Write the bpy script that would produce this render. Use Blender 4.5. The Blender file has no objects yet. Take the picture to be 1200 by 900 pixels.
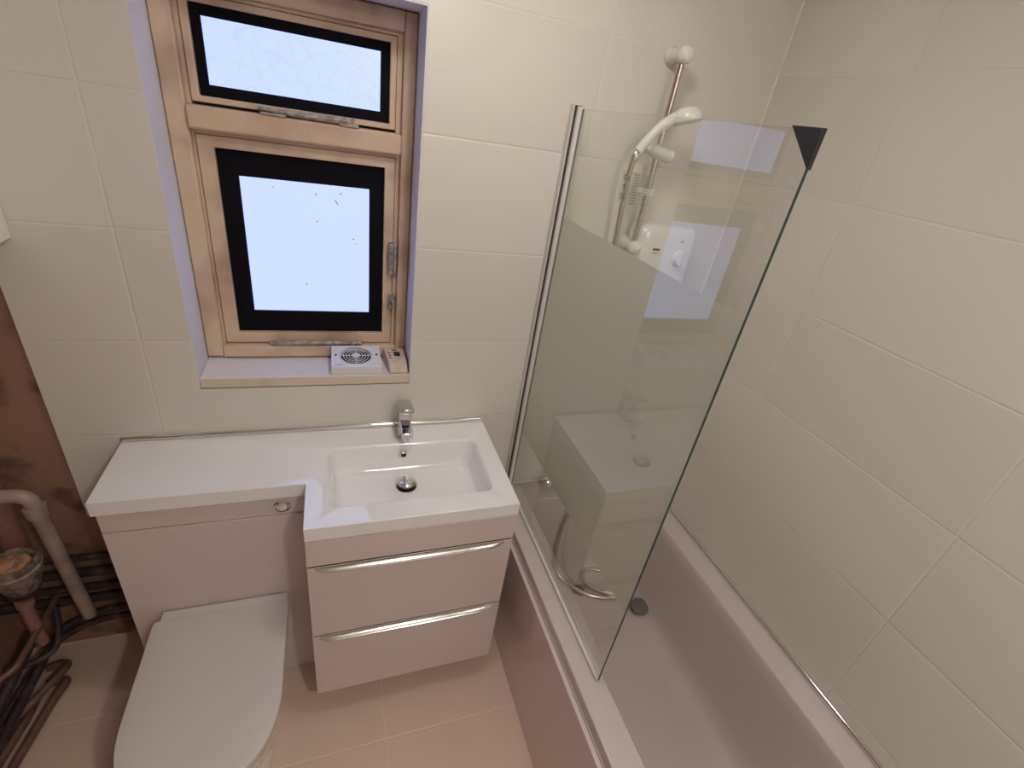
import bpy, bmesh, math, random
from mathutils import Vector, Matrix
random.seed(7)
PI = math.pi
scene = bpy.context.scene
COL = scene.collection

# ------------------------------------------------------------------ camera
cam_d = bpy.data.cameras.new('camera')
cam_d.sensor_fit = 'HORIZONTAL'; cam_d.sensor_width = 36.0
cam_d.lens = 562.67 / 1200 * 36.0
cam_d.clip_start = 0.02
cam = bpy.data.objects.new('camera', cam_d); COL.objects.link(cam)
_a, _b, _r = 0.3978, -0.5004, 0.1678
_f = Vector((math.sin(_a)*math.cos(_b), math.cos(_a)*math.cos(_b), math.sin(_b)))
_R = Vector((math.cos(_a), -math.sin(_a), 0)); _U = _R.cross(_f)
_R2 = _R*math.cos(_r) + _U*math.sin(_r); _U2 = -_R*math.sin(_r) + _U*math.cos(_r)
cam.matrix_world = Matrix.Translation((-0.2726, -1.4125, 1.8684)) @ Matrix((_R2, _U2, -_f)).transposed().to_4x4()
scene.camera = cam

# ------------------------------------------------------------------ world, exposure
w = bpy.data.worlds.new('sky'); scene.world = w; w.use_nodes = True
w.node_tree.nodes['Background'].inputs[0].default_value = (0.62, 0.74, 1.0, 1)
w.node_tree.nodes['Background'].inputs[1].default_value = 0.6
vs = scene.view_settings
vs.view_transform = 'Standard'; vs.look = 'None'; vs.gamma = 1.0; vs.use_curve_mapping = False
vs.exposure = 0.07
LAMP_E = 27.5
LAMP_C = (1.0, 0.955, 0.885)
FILL_E = 450.0
PANE_E = 1.0
PANE_C = (0.60, 0.72, 1.40)

# ------------------------------------------------------------------ materials
def mat(name, col, rough=0.5, metal=0.0, spec=0.5, coat=0.0, noise=None, bump=None, alpha=None):
    m = bpy.data.materials.new(name); m.use_nodes = True
    nt = m.node_tree; b = nt.nodes['Principled BSDF']
    b.inputs['Base Color'].default_value = (*col, 1)
    b.inputs['Roughness'].default_value = rough
    b.inputs['Metallic'].default_value = metal
    b.inputs['Specular IOR Level'].default_value = spec
    b.inputs['Coat Weight'].default_value = coat
    b.inputs['Coat Roughness'].default_value = 0.05
    if noise or bump:
        tc = nt.nodes.new('ShaderNodeTexCoord')
    if noise:                                   # (scale, colour2, low, high, detail)
        sc_, c2, lo, hi = noise[:4]
        n = nt.nodes.new('ShaderNodeTexNoise'); n.inputs['Scale'].default_value = sc_
        n.inputs['Detail'].default_value = noise[4] if len(noise) > 4 else 5
        nt.links.new(tc.outputs['Object'], n.inputs['Vector'])
        r = nt.nodes.new('ShaderNodeMapRange'); r.inputs[1].default_value = lo; r.inputs[2].default_value = hi
        nt.links.new(n.outputs['Fac'], r.inputs[0])
        mx = nt.nodes.new('ShaderNodeMix'); mx.data_type = 'RGBA'
        mx.inputs[6].default_value = (*col, 1); mx.inputs[7].default_value = (*c2, 1)
        nt.links.new(r.outputs[0], mx.inputs[0]); nt.links.new(mx.outputs[2], b.inputs['Base Color'])
    if bump:                                    # (scale, strength, distance)
        n = nt.nodes.new('ShaderNodeTexNoise'); n.inputs['Scale'].default_value = bump[0]
        n.inputs['Detail'].default_value = 3
        nt.links.new(tc.outputs['Object'], n.inputs['Vector'])
        bp = nt.nodes.new('ShaderNodeBump'); bp.inputs['Strength'].default_value = bump[1]
        bp.inputs['Distance'].default_value = bump[2]
        nt.links.new(n.outputs['Fac'], bp.inputs['Height']); nt.links.new(bp.outputs[0], b.inputs['Normal'])
    return m

def tile_mat(name, col, grout, ax, step, off, gw, rough, var=0.02, cloud=None):
    """tiles with grout lines; ax = the two world axes, step/off per axis."""
    m = bpy.data.materials.new(name); m.use_nodes = True
    nt = m.node_tree; N = nt.nodes; L = nt.links; b = N['Principled BSDF']
    b.inputs['Roughness'].default_value = rough
    tc = N.new('ShaderNodeTexCoord'); sp = N.new('ShaderNodeSeparateXYZ'); L.new(tc.outputs['Object'], sp.inputs[0])
    def M(op, a, c=None):
        n = N.new('ShaderNodeMath'); n.operation = op
        for i, v in enumerate((a, c)):
            if v is None: continue
            if isinstance(v, (int, float)): n.inputs[i].default_value = v
            else: L.new(v, n.inputs[i])
        return n.outputs[0]
    dist = []; ids = []
    for k in (0, 1):
        s = M('DIVIDE', M('SUBTRACT', sp.outputs['XYZ'.index(ax[k])], off[k]), step[k])
        fr = M('FRACT', M('ADD', s, 100.0)); ids.append(M('FLOOR', M('ADD', s, 100.0)))
        e = M('MULTIPLY', M('SUBTRACT', 0.5, M('ABSOLUTE', M('SUBTRACT', fr, 0.5))), step[k])
        dist.append(e)
    d = M('MINIMUM', dist[0], dist[1])
    mr = N.new('ShaderNodeMapRange'); mr.interpolation_type = 'SMOOTHSTEP'
    mr.inputs[1].default_value = gw*0.5; mr.inputs[2].default_value = gw*0.5 + 0.0015
    L.new(d, mr.inputs[0])
    wn = N.new('ShaderNodeTexWhiteNoise'); cb = N.new('ShaderNodeCombineXYZ')
    L.new(ids[0], cb.inputs[0]); L.new(ids[1], cb.inputs[1]); L.new(cb.outputs[0], wn.inputs['Vector'])
    c1 = N.new('ShaderNodeMix'); c1.data_type = 'RGBA'
    c1.inputs[6].default_value = (*[v*(1-var) for v in col], 1); c1.inputs[7].default_value = (*[min(1, v*(1+var)) for v in col], 1)
    L.new(wn.outputs['Value'], c1.inputs[0]); base = c1.outputs[2]
    if cloud:
        nz = N.new('ShaderNodeTexNoise'); nz.inputs['Scale'].default_value = cloud[0]; nz.inputs['Detail'].default_value = 6
        L.new(tc.outputs['Object'], nz.inputs['Vector'])
        c2 = N.new('ShaderNodeMix'); c2.data_type = 'RGBA'; c2.inputs[7].default_value = (*cloud[1], 1)
        r2 = N.new('ShaderNodeMapRange'); r2.inputs[1].default_value = .35; r2.inputs[2].default_value = .75
        L.new(nz.outputs['Fac'], r2.inputs[0]); L.new(r2.outputs[0], c2.inputs[0]); L.new(base, c2.inputs[6]); base = c2.outputs[2]
    mx = N.new('ShaderNodeMix'); mx.data_type = 'RGBA'; mx.inputs[6].default_value = (*grout, 1)
    L.new(mr.outputs[0], mx.inputs[0]); L.new(base, mx.inputs[7]); L.new(mx.outputs[2], b.inputs['Base Color'])
    rr = N.new('ShaderNodeMapRange'); rr.inputs[3].default_value = 0.7; rr.inputs[4].default_value = rough
    L.new(mr.outputs[0], rr.inputs[0]); L.new(rr.outputs[0], b.inputs['Roughness'])
    mb = N.new('ShaderNodeMapRange'); mb.interpolation_type = 'SMOOTHSTEP'; mb.inputs[2].default_value = gw*0.5 + .004
    L.new(d, mb.inputs[0])
    bp = N.new('ShaderNodeBump'); bp.inputs['Strength'].default_value = 0.5; bp.inputs['Distance'].default_value = 0.0015
    L.new(mb.outputs[0], bp.inputs['Height']); L.new(bp.outputs[0], b.inputs['Normal'])
    return m

TILE = (0.735, 0.70, 0.64); GROUT = (0.74, 0.69, 0.61)
m_tile_b = tile_mat('cream_wall_tile', TILE, GROUT, 'XZ', (.6, .3), (-.17, 0), .0010, .24)
m_tile_r = tile_mat('cream_wall_tile_side', TILE, GROUT, 'YZ', (.6, .3), (-.42, 0), .0010, .26)
m_floor = tile_mat('beige_floor_tile', (0.74, 0.565, 0.465), (0.84, .68, .57), 'XY', (.6, .29), (-.158, -.285), .0014, .36, .02,
                   (3.0, (0.69, 0.53, 0.435)))
m_plaster = mat('stained_brown_plaster', (0.33, 0.19, 0.135), .85, noise=(9, (0.17, 0.09, 0.075), .54, .66, 8), bump=(22, .6, .004))
m_room = mat('white_wall_paint', (0.84, 0.80, 0.76), .7)
m_ceil = mat('white_ceiling_paint', (0.88, 0.86, 0.83), .8)
m_reveal = mat('white_reveal_plaster', (0.72, 0.69, 0.74), .6, bump=(30, .2, .002))
m_wood = mat('aged_cream_window_paint', (0.70, 0.53, 0.385), .5, noise=(5.5, (0.40, 0.255, 0.20), .44, .70, 10), bump=(40, .25, .002))
m_woodline = mat('dark_wood_gap', (0.09, 0.045, 0.03), .8)
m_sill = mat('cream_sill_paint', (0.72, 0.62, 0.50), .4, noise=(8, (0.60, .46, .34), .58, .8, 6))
m_sill_top = mat('window_lit_sill_paint', (0.78, 0.74, 0.76), .35, noise=(12, (0.66, .58, .52), .62, .85, 6))  # paler, bluer copy of the sill paint; window light put into the colour
m_black = mat('black_border', (0.004, 0.003, 0.007), .7, spec=.15)
m_oldmetal = mat('corroded_metal', (0.30, 0.25, 0.22), .55, .6, noise=(60, (0.5, .46, .4), .4, .6), bump=(80, .6, .002))
m_white = mat('white_gloss_ceramic', (0.92, 0.905, 0.92), .07, coat=1.0)
m_cab = mat('white_gloss_cabinet', (0.70, 0.595, 0.575), .11, coat=.2)
m_gap = mat('dark_shadow_gap', (0.05, 0.035, 0.03), .8)
m_lid = mat('white_matt_seat', (0.66, 0.62, 0.60), .35)
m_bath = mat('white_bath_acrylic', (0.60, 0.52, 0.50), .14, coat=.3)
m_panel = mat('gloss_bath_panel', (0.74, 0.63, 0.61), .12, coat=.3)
m_chrome = mat('chrome', (0.82, 0.81, 0.80), .07, 1.0)
m_rail = mat('dull_chrome', (0.62, 0.56, 0.50), .22, 1.0)
m_alu = mat('satin_aluminium', (0.72, 0.70, 0.66), .20, 1.0)
m_profile = mat('white_screen_profile', (0.74, 0.72, 0.68), .3)
m_plastic = mat('white_plastic', (0.80, 0.78, 0.75), .22, coat=.2)
m_fan = mat('white_fan_plastic', (0.76, 0.74, 0.76), .3)
m_beige = mat('aged_beige_plastic', (0.60, 0.49, 0.40), .4, noise=(20, (.5, .38, .3), .5, .7))
m_tap = mat('smoky_chrome', (0.62, 0.60, 0.60), .07, 1.0)
m_dark = mat('dark_void', (0.02, 0.02, 0.022), .6)
m_rubber = mat('black_rubber', (0.015, 0.014, 0.015), .45)
m_greyplastic = mat('grey_spray_face', (0.16, 0.15, 0.15), .4)
m_copper = mat('grubby_copper', (0.24, 0.13, 0.10), .5, .35, noise=(30, (0.16, .10, .085), .4, .65), bump=(60, .4, .002))
m_darkpipe = mat('sooty_pipe', (0.045, 0.030, 0.032), .6, .2, noise=(25, (0.13, .075, .06), .5, .7), bump=(60, .5, .003))
m_pinkpipe = mat('pink_painted_pipe', (0.32, 0.16, 0.14), .5, noise=(18, (.22, .12, .10), .5, .7))
m_wastepipe = mat('dirty_white_pipe', (0.40, 0.31, 0.27), .4, noise=(10, (.25, .18, .16), .45, .7))
m_mortar = mat('crumbly_mortar', (0.24, 0.17, 0.14), .9, noise=(40, (.10, .07, .065), .45, .6), bump=(50, 1, .01))
m_orange = mat('orange_clay', (0.55, 0.30, 0.17), .8, noise=(35, (.25, .13, .09), .5, .65), bump=(60, .6, .004))
m_mark = mat('dark_marking', (0.05, 0.045, 0.04), .5)
m_speck = mat('dark_speck', (0.03, 0.03, 0.03), .8)
m_greenedge = mat('dark_green_glass_edge', (0.02, 0.045, 0.04), .15)

def pane_mat(name, pattern):
    m = bpy.data.materials.new(name); m.use_nodes = True
    nt = m.node_tree; N = nt.nodes; L = nt.links
    N.remove(N['Principled BSDF']); out = N['Material Output']
    em = N.new('ShaderNodeEmission'); em.inputs['Strength'].default_value = PANE_E
    em.inputs['Color'].default_value = (*PANE_C, 1)
    gl = N.new('ShaderNodeBsdfGlossy'); gl.inputs['Roughness'].default_value = .15
    gl.inputs['Color'].default_value = (.04, .04, .04, 1)
    ad = N.new('ShaderNodeAddShader')
    L.new(em.outputs[0], ad.inputs[0]); L.new(gl.outputs[0], ad.inputs[1]); L.new(ad.outputs[0], out.inputs[0])
    if pattern:
        tc = N.new('ShaderNodeTexCoord'); v = N.new('ShaderNodeTexVoronoi'); v.feature = 'DISTANCE_TO_EDGE'
        v.inputs['Scale'].default_value = 22; L.new(tc.outputs['Object'], v.inputs['Vector'])
        r = N.new('ShaderNodeMapRange'); r.inputs[1].default_value = 0; r.inputs[2].default_value = .05
        r.inputs[3].default_value = .93; r.inputs[4].default_value = 1
        L.new(v.outputs['Distance'], r.inputs[0])
        mm = N.new('ShaderNodeMath'); mm.operation = 'MULTIPLY'; mm.inputs[1].default_value = PANE_E
        L.new(r.outputs[0], mm.inputs[0]); L.new(mm.outputs[0], em.inputs['Strength'])
    return m
m_pane = pane_mat('frosted_daylit_glass', False)
m_pane_p = pane_mat('patterned_daylit_glass', True)

def emis(name, col, s):
    m = bpy.data.materials.new(name); m.use_nodes = True
    N = m.node_tree.nodes; b = N['Principled BSDF']
    b.inputs['Emission Color'].default_value = (*col, 1); b.inputs['Emission Strength'].default_value = s
    return m
m_lamp = emis('ceiling_light_diffuser', LAMP_C, LAMP_E)
m_fill = emis('fill_bulb', LAMP_C, FILL_E)

def glass_mat():
    m = bpy.data.materials.new('clear_screen_glass'); m.use_nodes = True
    nt = m.node_tree; N = nt.nodes; L = nt.links; N.remove(N['Principled BSDF']); out = N['Material Output']
    tr = N.new('ShaderNodeBsdfTransparent'); tr.inputs[0].default_value = (.965, .975, .96, 1)
    gl = N.new('ShaderNodeBsdfGlossy'); gl.inputs['Roughness'].default_value = 0.0
    gl.inputs['Color'].default_value = (1, 1, 1, 1)
    fr = N.new('ShaderNodeFresnel'); fr.inputs[0].default_value = 1.5
    ge = N.new('ShaderNodeNewGeometry')
    inv = N.new('ShaderNodeMath'); inv.operation = 'SUBTRACT'; inv.inputs[0].default_value = 1
    L.new(ge.outputs['Backfacing'], inv.inputs[1])
    mu = N.new('ShaderNodeMath'); mu.operation = 'MULTIPLY'; mu.inputs[1].default_value = 1.7; mu.use_clamp = True
    L.new(fr.outputs[0], mu.inputs[0])
    m2 = N.new('ShaderNodeMath'); m2.operation = 'MULTIPLY'; L.new(mu.outputs[0], m2.inputs[0]); L.new(inv.outputs[0], m2.inputs[1])
    mx = N.new('ShaderNodeMixShader'); L.new(m2.outputs[0], mx.inputs[0]); L.new(tr.outputs[0], mx.inputs[1]); L.new(gl.outputs[0], mx.inputs[2])
    L.new(mx.outputs[0], out.inputs[0])
    return m
m_glass = glass_mat()
def frost_mat(name, col, through):
    m = bpy.data.materials.new(name); m.use_nodes = True
    nt = m.node_tree; N = nt.nodes; L = nt.links; N.remove(N['Principled BSDF']); out = N['Material Output']
    df = N.new('ShaderNodeBsdfDiffuse'); df.inputs[0].default_value = (*col, 1)
    tl = N.new('ShaderNodeBsdfTranslucent'); tl.inputs[0].default_value = (*col, 1)
    tr = N.new('ShaderNodeBsdfTransparent'); tr.inputs[0].default_value = (.97, .98, .96, 1)
    a = N.new('ShaderNodeMixShader'); a.inputs[0].default_value = .5; L.new(df.outputs[0], a.inputs[1]); L.new(tl.outputs[0], a.inputs[2])
    b = N.new('ShaderNodeMixShader'); b.inputs[0].default_value = through; L.new(a.outputs[0], b.inputs[1]); L.new(tr.outputs[0], b.inputs[2])
    L.new(b.outputs[0], out.inputs[0]); return m
m_frost = frost_mat('green_frosted_glass', (0.90, 0.905, 0.845), .04)
m_clearplastic = frost_mat('clear_plastic', (.75, .75, .72), .90)

# ------------------------------------------------------------------ helpers
def obj(name, bm, m, parent=None, smooth=False, bevel=0, seg=2, mats=None, recalc=True):
    if recalc: bmesh.ops.recalc_face_normals(bm, faces=bm.faces)
    me = bpy.data.meshes.new(name); bm.to_mesh(me); bm.free()
    for x in (mats or [m]): me.materials.append(x)
    if smooth:
        for p in me.polygons: p.use_smooth = True
    o = bpy.data.objects.new(name, me); COL.objects.link(o)
    if parent:
        o.parent = parent
        o.matrix_parent_inverse = parent_inv(parent)
    if bevel:
        md = o.modifiers.new('bevel', 'BEVEL'); md.width = bevel; md.segments = seg; md.limit_method = 'ANGLE'; md.angle_limit = math.radians(35)
        md.harden_normals = False
        for p in me.polygons: p.use_smooth = True
        try: me.set_sharp_from_angle(angle=math.radians(40))
        except Exception: pass
    elif smooth:
        try: me.set_sharp_from_angle(angle=math.radians(45))
        except Exception: pass
    return o
def parent_inv(p):
    # meshes are written in world coordinates; only top-level Empties carry an offset
    return p.matrix_basis.inverted() if p.type == 'EMPTY' else Matrix.Identity(4)
def tag(o, label, cat, group=None):
    o['label'] = label; o['category'] = cat
    if group: o['group'] = group
    return o
def thing(name, label, cat, loc=(0, 0, 0), group=None):
    o = bpy.data.objects.new(name, None); COL.objects.link(o); o.location = loc
    o.empty_display_size = .05
    return tag(o, label, cat, group)
def struct(o): o['kind'] = 'structure'; return o
def B(): return bmesh.new()
def box(bm, x0, x1, y0, y1, z0, z1, mi=0):
    vs_ = [bm.verts.new((x, y, z)) for x in (x0, x1) for y in (y0, y1) for z in (z0, z1)]
    fs = [(0, 1, 3, 2), (4, 6, 7, 5), (0, 4, 5, 1), (2, 3, 7, 6), (0, 2, 6, 4), (1, 5, 7, 3)]
    for f in fs:
        fa = bm.faces.new([vs_[i] for i in f]); fa.material_index = mi
    return vs_
def frame_of(d):
    d = d.normalized(); up = Vector((0, 0, 1)) if abs(d.z) < .95 else Vector((1, 0, 0))
    u = d.cross(up).normalized(); v = u.cross(d).normalized(); return u, v
def tube(bm, pts, rad, n=16, cap=True):
    """sweep; rad a number or list per point"""
    pts = [Vector(p) for p in pts]; rs = rad if isinstance(rad, (list, tuple)) else [rad]*len(pts)
    u = None; rings = []
    for i, p in enumerate(pts):
        d = (pts[min(i+1, len(pts)-1)] - pts[max(i-1, 0)]).normalized()
        if u is None: u, v = frame_of(d)
        else:
            u = (u - d*u.dot(d)).normalized(); v = u.cross(d).normalized()
        rings.append([bm.verts.new(p + (u*math.cos(2*PI*k/n) + v*math.sin(2*PI*k/n))*rs[i]) for k in range(n)])
    for a, b in zip(rings, rings[1:]):
        for k in range(n): bm.faces.new((a[k], a[(k+1) % n], b[(k+1) % n], b[k]))
    if cap: bm.faces.new(rings[0]); bm.faces.new(rings[-1])
def smooth_path(P, n=8):
    P = [Vector(p) for p in P]; out = []
    Q = [P[0]*2-P[1]] + P + [P[-1]*2-P[-2]]
    for i in range(1, len(Q)-2):
        a, b, c, d = Q[i-1:i+3]
        for k in range(n):
            t = k/n
            out.append(.5*((2*b) + (c-a)*t + (2*a-5*b+4*c-d)*t*t + (3*b-a-3*c+d)*t**3))
    out.append(P[-1]); return out
def bend_path(P, r, n=6):
    """straight runs with rounded corners"""
    P = [Vector(p) for p in P]; out = [P[0]]
    for i in range(1, len(P)-1):
        a = (P[i-1]-P[i]); b = (P[i+1]-P[i]); ra = min(r, a.length*.49, b.length*.49)
        s = P[i]+a.normalized()*ra; e = P[i]+b.normalized()*ra
        for k in range(n+1):
            t = k/n; out.append(s*(1-t)**2 + P[i]*2*t*(1-t) + e*t*t)
    out.append(P[-1]); return out
def lathe(bm, prof, origin, axis=(0, 0, 1), n=32):
    """prof: list of (r, h)"""
    ax = Vector(axis).normalized(); u, v = frame_of(ax); o = Vector(origin); rings = []
    for r, h in prof:
        c = o + ax*h
        if r < 1e-6: rings.append([bm.verts.new(c)])
        else: rings.append([bm.verts.new(c + (u*math.cos(2*PI*k/n)+v*math.sin(2*PI*k/n))*r) for k in range(n)])
    for a, b in zip(rings, rings[1:]):
        if len(a) == 1 and len(b) == 1: continue
        for k in range(n):
            if len(a) == 1: bm.faces.new((a[0], b[(k+1) % n], b[k]))
            elif len(b) == 1: bm.faces.new((a[k], a[(k+1) % n], b[0]))
            else: bm.faces.new((a[k], a[(k+1) % n], b[(k+1) % n], b[k]))
    if len(rings[0]) > 1: bm.faces.new(rings[0])
    if len(rings[-1]) > 1: bm.faces.new(rings[-1])
def rrect(x0, x1, y0, y1, r, n=6):
    pts = []
    for cx, cy, a0 in ((x1-r, y1-r, 0), (x0+r, y1-r, 90), (x0+r, y0+r, 180), (x1-r, y0+r, 270)):
        for k in range(n+1):
            a = math.radians(a0 + 90*k/n); pts.append((cx+r*math.cos(a), cy+r*math.sin(a)))
    return pts
def ringv(bm, pts, z): return [bm.verts.new((x, y, z)) for x, y in pts]
def bridge(bm, a, b):
    n = len(a); return [bm.faces.new((a[k], a[(k+1) % n], b[(k+1) % n], b[k])) for k in range(n)]
def prism(bm, pts, z0, z1):
    a = ringv(bm, pts, z0); b = ringv(bm, pts, z1); bridge(bm, a, b); bm.faces.new(a); bm.faces.new(b)
def fill_between(bm, outer, inner):
    es = []
    for L_ in (outer, inner):
        for k in range(len(L_)):
            e = bm.edges.get((L_[k], L_[(k+1) % len(L_)])) or bm.edges.new((L_[k], L_[(k+1) % len(L_)]))
            es.append(e)
    bmesh.ops.triangle_fill(bm, use_beauty=True, use_dissolve=False, edges=es)
def wall_with_hole(bm, x0, x1, z0, z1, y0, y1, hx0, hx1, hz0, hz1):
    xs = [x0, hx0, hx1, x1]; zs = [z0, hz0, hz1, z1]
    F = {}; 
    for yi, y in enumerate((y0, y1)):
        for i, x in enumerate(xs):
            for j, z in enumerate(zs): F[yi, i, j] = bm.verts.new((x, y, z))
    for yi in (0, 1):
        for i in range(3):
            for j in range(3):
                if (i, j) != (1, 1): bm.faces.new([F[yi, i, j], F[yi, i+1, j], F[yi, i+1, j+1], F[yi, i, j+1]])
    for (a, b) in (((1, 1), (2, 1)), ((2, 1), (2, 2)), ((2, 2), (1, 2)), ((1, 2), (1, 1)), 
                   *(((i, 0), (i+1, 0)) for i in range(3)), *(((i, 3), (i+1, 3)) for i in range(3)),
                   *(((0, i), (0, i+1)) for i in range(3)), *(((3, i), (3, i+1)) for i in range(3))):
        bm.faces.new([F[0, a[0], a[1]], F[0, b[0], b[1]], F[1, b[0], b[1]], F[1, a[0], a[1]]])

# ------------------------------------------------------------------ the room
XL, XR, YF, ZC = -1.32, 1.022, -2.30, 2.50
WX0, WX1, WZ0, WZ1 = -.652, -.050, 1.050, 2.066
bm = B(); box(bm, XL-.1, XR+.12, YF-.1, .30, -.08, 0); struct(obj('floor', bm, m_floor))
bm = B(); box(bm, XL-.1, XR+.12, YF-.1, .30, ZC, ZC+.08); struct(obj('ceiling', bm, m_ceil))
bm = B(); wall_with_hole(bm, XL-.1, XR+.12, 0, ZC, .012, .30, WX0-.004, WX1+.004, WZ0-.004, WZ1+.004)
wb = struct(obj('wall_back', bm, m_plaster))
bm = B(); box(bm, -.866, XR, 0, .0118, 0, .5995); wall_with_hole(bm, -1.02, XR, .60, ZC, 0, .0118, WX0-.0041, WX1+.0041, WZ0-.0041, WZ1+.0041)
obj('wall_tiling', bm, m_tile_b, wb)
bm = B()      # painted reveal lining round the opening
box(bm, WX0-.004, WX0, .0005, .25, WZ0-.004, WZ1+.004); box(bm, WX1, WX1+.004, .0005, .25, WZ0-.004, WZ1+.004)
box(bm, WX0, WX1, .0005, .25, WZ1, WZ1+.004)
obj('window_reveal', bm, m_reveal, wb)
bm = B(); box(bm, XR, XR+.10, YF, 0, 0, ZC); struct(obj('wall_right', bm, m_tile_r))
m_seal = mat('pale_corner_sealant', (0.84, 0.79, 0.70), .5)
bm = B(); tube(bm, [(XR-.0008, -.0008, .56), (XR-.0008, -.0008, ZC-.001)], .0032, 8); struct(obj('trim_1', bm, m_seal))
bm = B(); box(bm, XL-.10, XL, YF, .012, 0, ZC); struct(obj('wall_left', bm, m_plaster))
bm = B(); box(bm, XL-.1, XR+.1, YF-.1, YF, 0, ZC); struct(obj('wall_front', bm, m_room))
bm = B(); lathe(bm, [(.12, 0), (.125, -.01), (.125, -.03), (.118, -.034), (.0, -.034)], (0, 0, 0))
# door behind the viewer
d1 = bpy.data.objects.new('door_1', None); COL.objects.link(d1); struct(d1)
bm.free()
bm = B(); box(bm, -.95, -.20, YF+.002, YF+.035, .005, 1.98); obj('door_leaf', bm, m_ceil, d1, bevel=.003)
bm = B(); box(bm, -1.01, -.955, YF+.002, YF+.03, 0, 2.04); box(bm, -.195, -.14, YF+.002, YF+.03, 0, 2.04); box(bm, -1.01, -.14, YF+.002, YF+.03, 1.985, 2.04)
obj('door_frame', bm, m_ceil, d1)
bm = B(); tube(bm, [(-.26, YF+.036, 1.0), (-.26, YF+.08, 1.0)], .008); tube(bm, [(-.255, YF+.08, 1.0), (-.38, YF+.08, 1.0)], .008)
obj('door_handle', bm, m_chrome, d1, smooth=True)

# ceiling light, and an unseen downlight added as fill
L1 = thing('ceiling_light', 'round flush ceiling light with a glowing white diffuser', 'ceiling light', (.06, -.60, ZC))
bm = B(); lathe(bm, [(.15, 0), (.15, -.03), (.13, -.035), (.13, -.02), (0, -.02)], (.06, -.60, ZC), n=48)
obj('rim', bm, m_plastic, L1, smooth=True)
bm = B(); lathe(bm, [(.125, -.022), (.12, -.05), (.09, -.062), (0, -.066)], (.06, -.60, ZC), n=48)
obj('diffuser', bm, m_lamp, L1, smooth=True)
L2 = thing('fill_light', 'small round fill downlight added in the ceiling near the door, out of view', 'ceiling light', (.28, -2.0, ZC))
bm = B(); lathe(bm, [(.075, 0), (.075, -.008), (.056, -.010), (.056, -.001), (0, -.001)], (.28, -2.0, ZC), n=32)
obj('rim', bm, m_chrome, L2, smooth=True)
bm = B(); lathe(bm, [(.053, -.002), (.050, -.008), (0, -.012)], (.28, -2.0, ZC), n=32); obj('bulb', bm, m_fill, L2, smooth=True)

# ------------------------------------------------------------------ window
win = bpy.data.objects.new('window_1', None); COL.objects.link(win); struct(win)
def rect_frame(bm, x0, x1, z0, z1, ix0, ix1, iz0, iz1, y0, y1):
    O = [(x0, z0), (x1, z0), (x1, z1), (x0, z1)]; I = [(ix0, iz0), (ix1, iz0), (ix1, iz1), (ix0, iz1)]
    V = {}
    for yk, y in enumerate((y0, y1)):
        V['o', yk] = [bm.verts.new((a, y, c)) for a, c in O]; V['i', yk] = [bm.verts.new((a, y, c)) for a, c in I]
    for yk in (0, 1): bridge(bm, V['o', yk], V['i', yk])
    bridge(bm, V['o', 0], V['o', 1]); bridge(bm, V['i', 0], V['i', 1])
bm = B()
box(bm, WX0+.001, -.606, .128, .235, 1.088, 2.064)
box(bm, -.084, WX1-.001, .128, .235, 1.088, 2.064)
box(bm, -.606, -.084, .128, .235, 2.018, 2.064)
box(bm, -.606, -.084, .122, .235, 1.088, 1.124)
obj('window_frame', bm, m_wood, win, bevel=.004)
bm = B(); box(bm, -.6055, -.0845, .118, .235, 1.728, 1.782); obj('transom', bm, m_wood, win, bevel=.006)
bm = B(); box(bm, -.6055, -.0845, .178, .182, 1.125, 2.0175); obj('rebate', bm, m_woodline, win)
bm = B()
for (x0, x1, z0, z1) in ((-.6055, -.5955, 1.7825, 2.0175), (-.0995, -.0845, 1.7825, 2.0175), (-.5955, -.0995, 2.0095, 2.0175),
                         (-.6055, -.5995, 1.1245, 1.7275), (-.0965, -.0845, 1.1245, 1.7275), (-.5995, -.0965, 1.7175, 1.7275)):
    box(bm, x0, x1, .150, .177, z0, z1)
obj('stop_bead', bm, m_wood, win)
def sash(x0, x1, z0, z1, bx0, bx1, bz0, bz1, px0, px1, pz0, pz1, pm):
    bm = B(); rect_frame(bm, x0, x1, z0, z1, bx0, bx1, bz0, bz1, .146, .176); s = obj('sash', bm, m_wood, win, bevel=.0025)
    bm = B(); rect_frame(bm, bx0+.0003, bx1-.0003, bz0+.0003, bz1-.0003, px0, px1, pz0, pz1, .163, .174)
    obj('black_border', bm, m_black, s)['label'] = 'black border round the glass'
    bm = B(); box(bm, px0-.006, px1+.006, .1700, .1735, pz0-.006, pz1+.006); obj('glass_pane', bm, pm, s)
    return s
s1 = sash(-.594, -.101, 1.789, 2.008, -.576, -.117, 1.803, 1.993, -.554, -.141, 1.829, 1.970, m_pane_p)
s2 = sash(-.598, -.098, 1.128, 1.716, -.560, -.127, 1.162, 1.688, -.512, -.169, 1.230, 1.622, m_pane)
for n_, (px, pz) in enumerate([(-.41, 1.618), (-.355, 1.607), (-.283, 1.600), (-.29, 1.612), (-.22, 1.50), (-.34, 1.53), (-.335, 1.29)]):
    pass
bm = B()
for (px, pz, l, an) in [(-.430, 1.600, .003, 0), (-.318, 1.592, .007, 1.2), (-.262, 1.575, .016, -1.0), (-.250, 1.60, .006, .5), (-.215, 1.47, .005, .4), (-.318, 1.515, .005, .7), (-.357, 1.32, .006, 1.2), (-.21, 1.455, .003, 0)]:
    c, s_ = math.cos(an)*l/2, math.sin(an)*l/2
    tube(bm, [(px-c, .1695, pz-s_), (px+c, .1695, pz+s_)], .0011, 6)
o = obj('dirt_specks', bm, m_speck, s2); o['label'] = 'small dark specks on the frosted glass'
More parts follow.
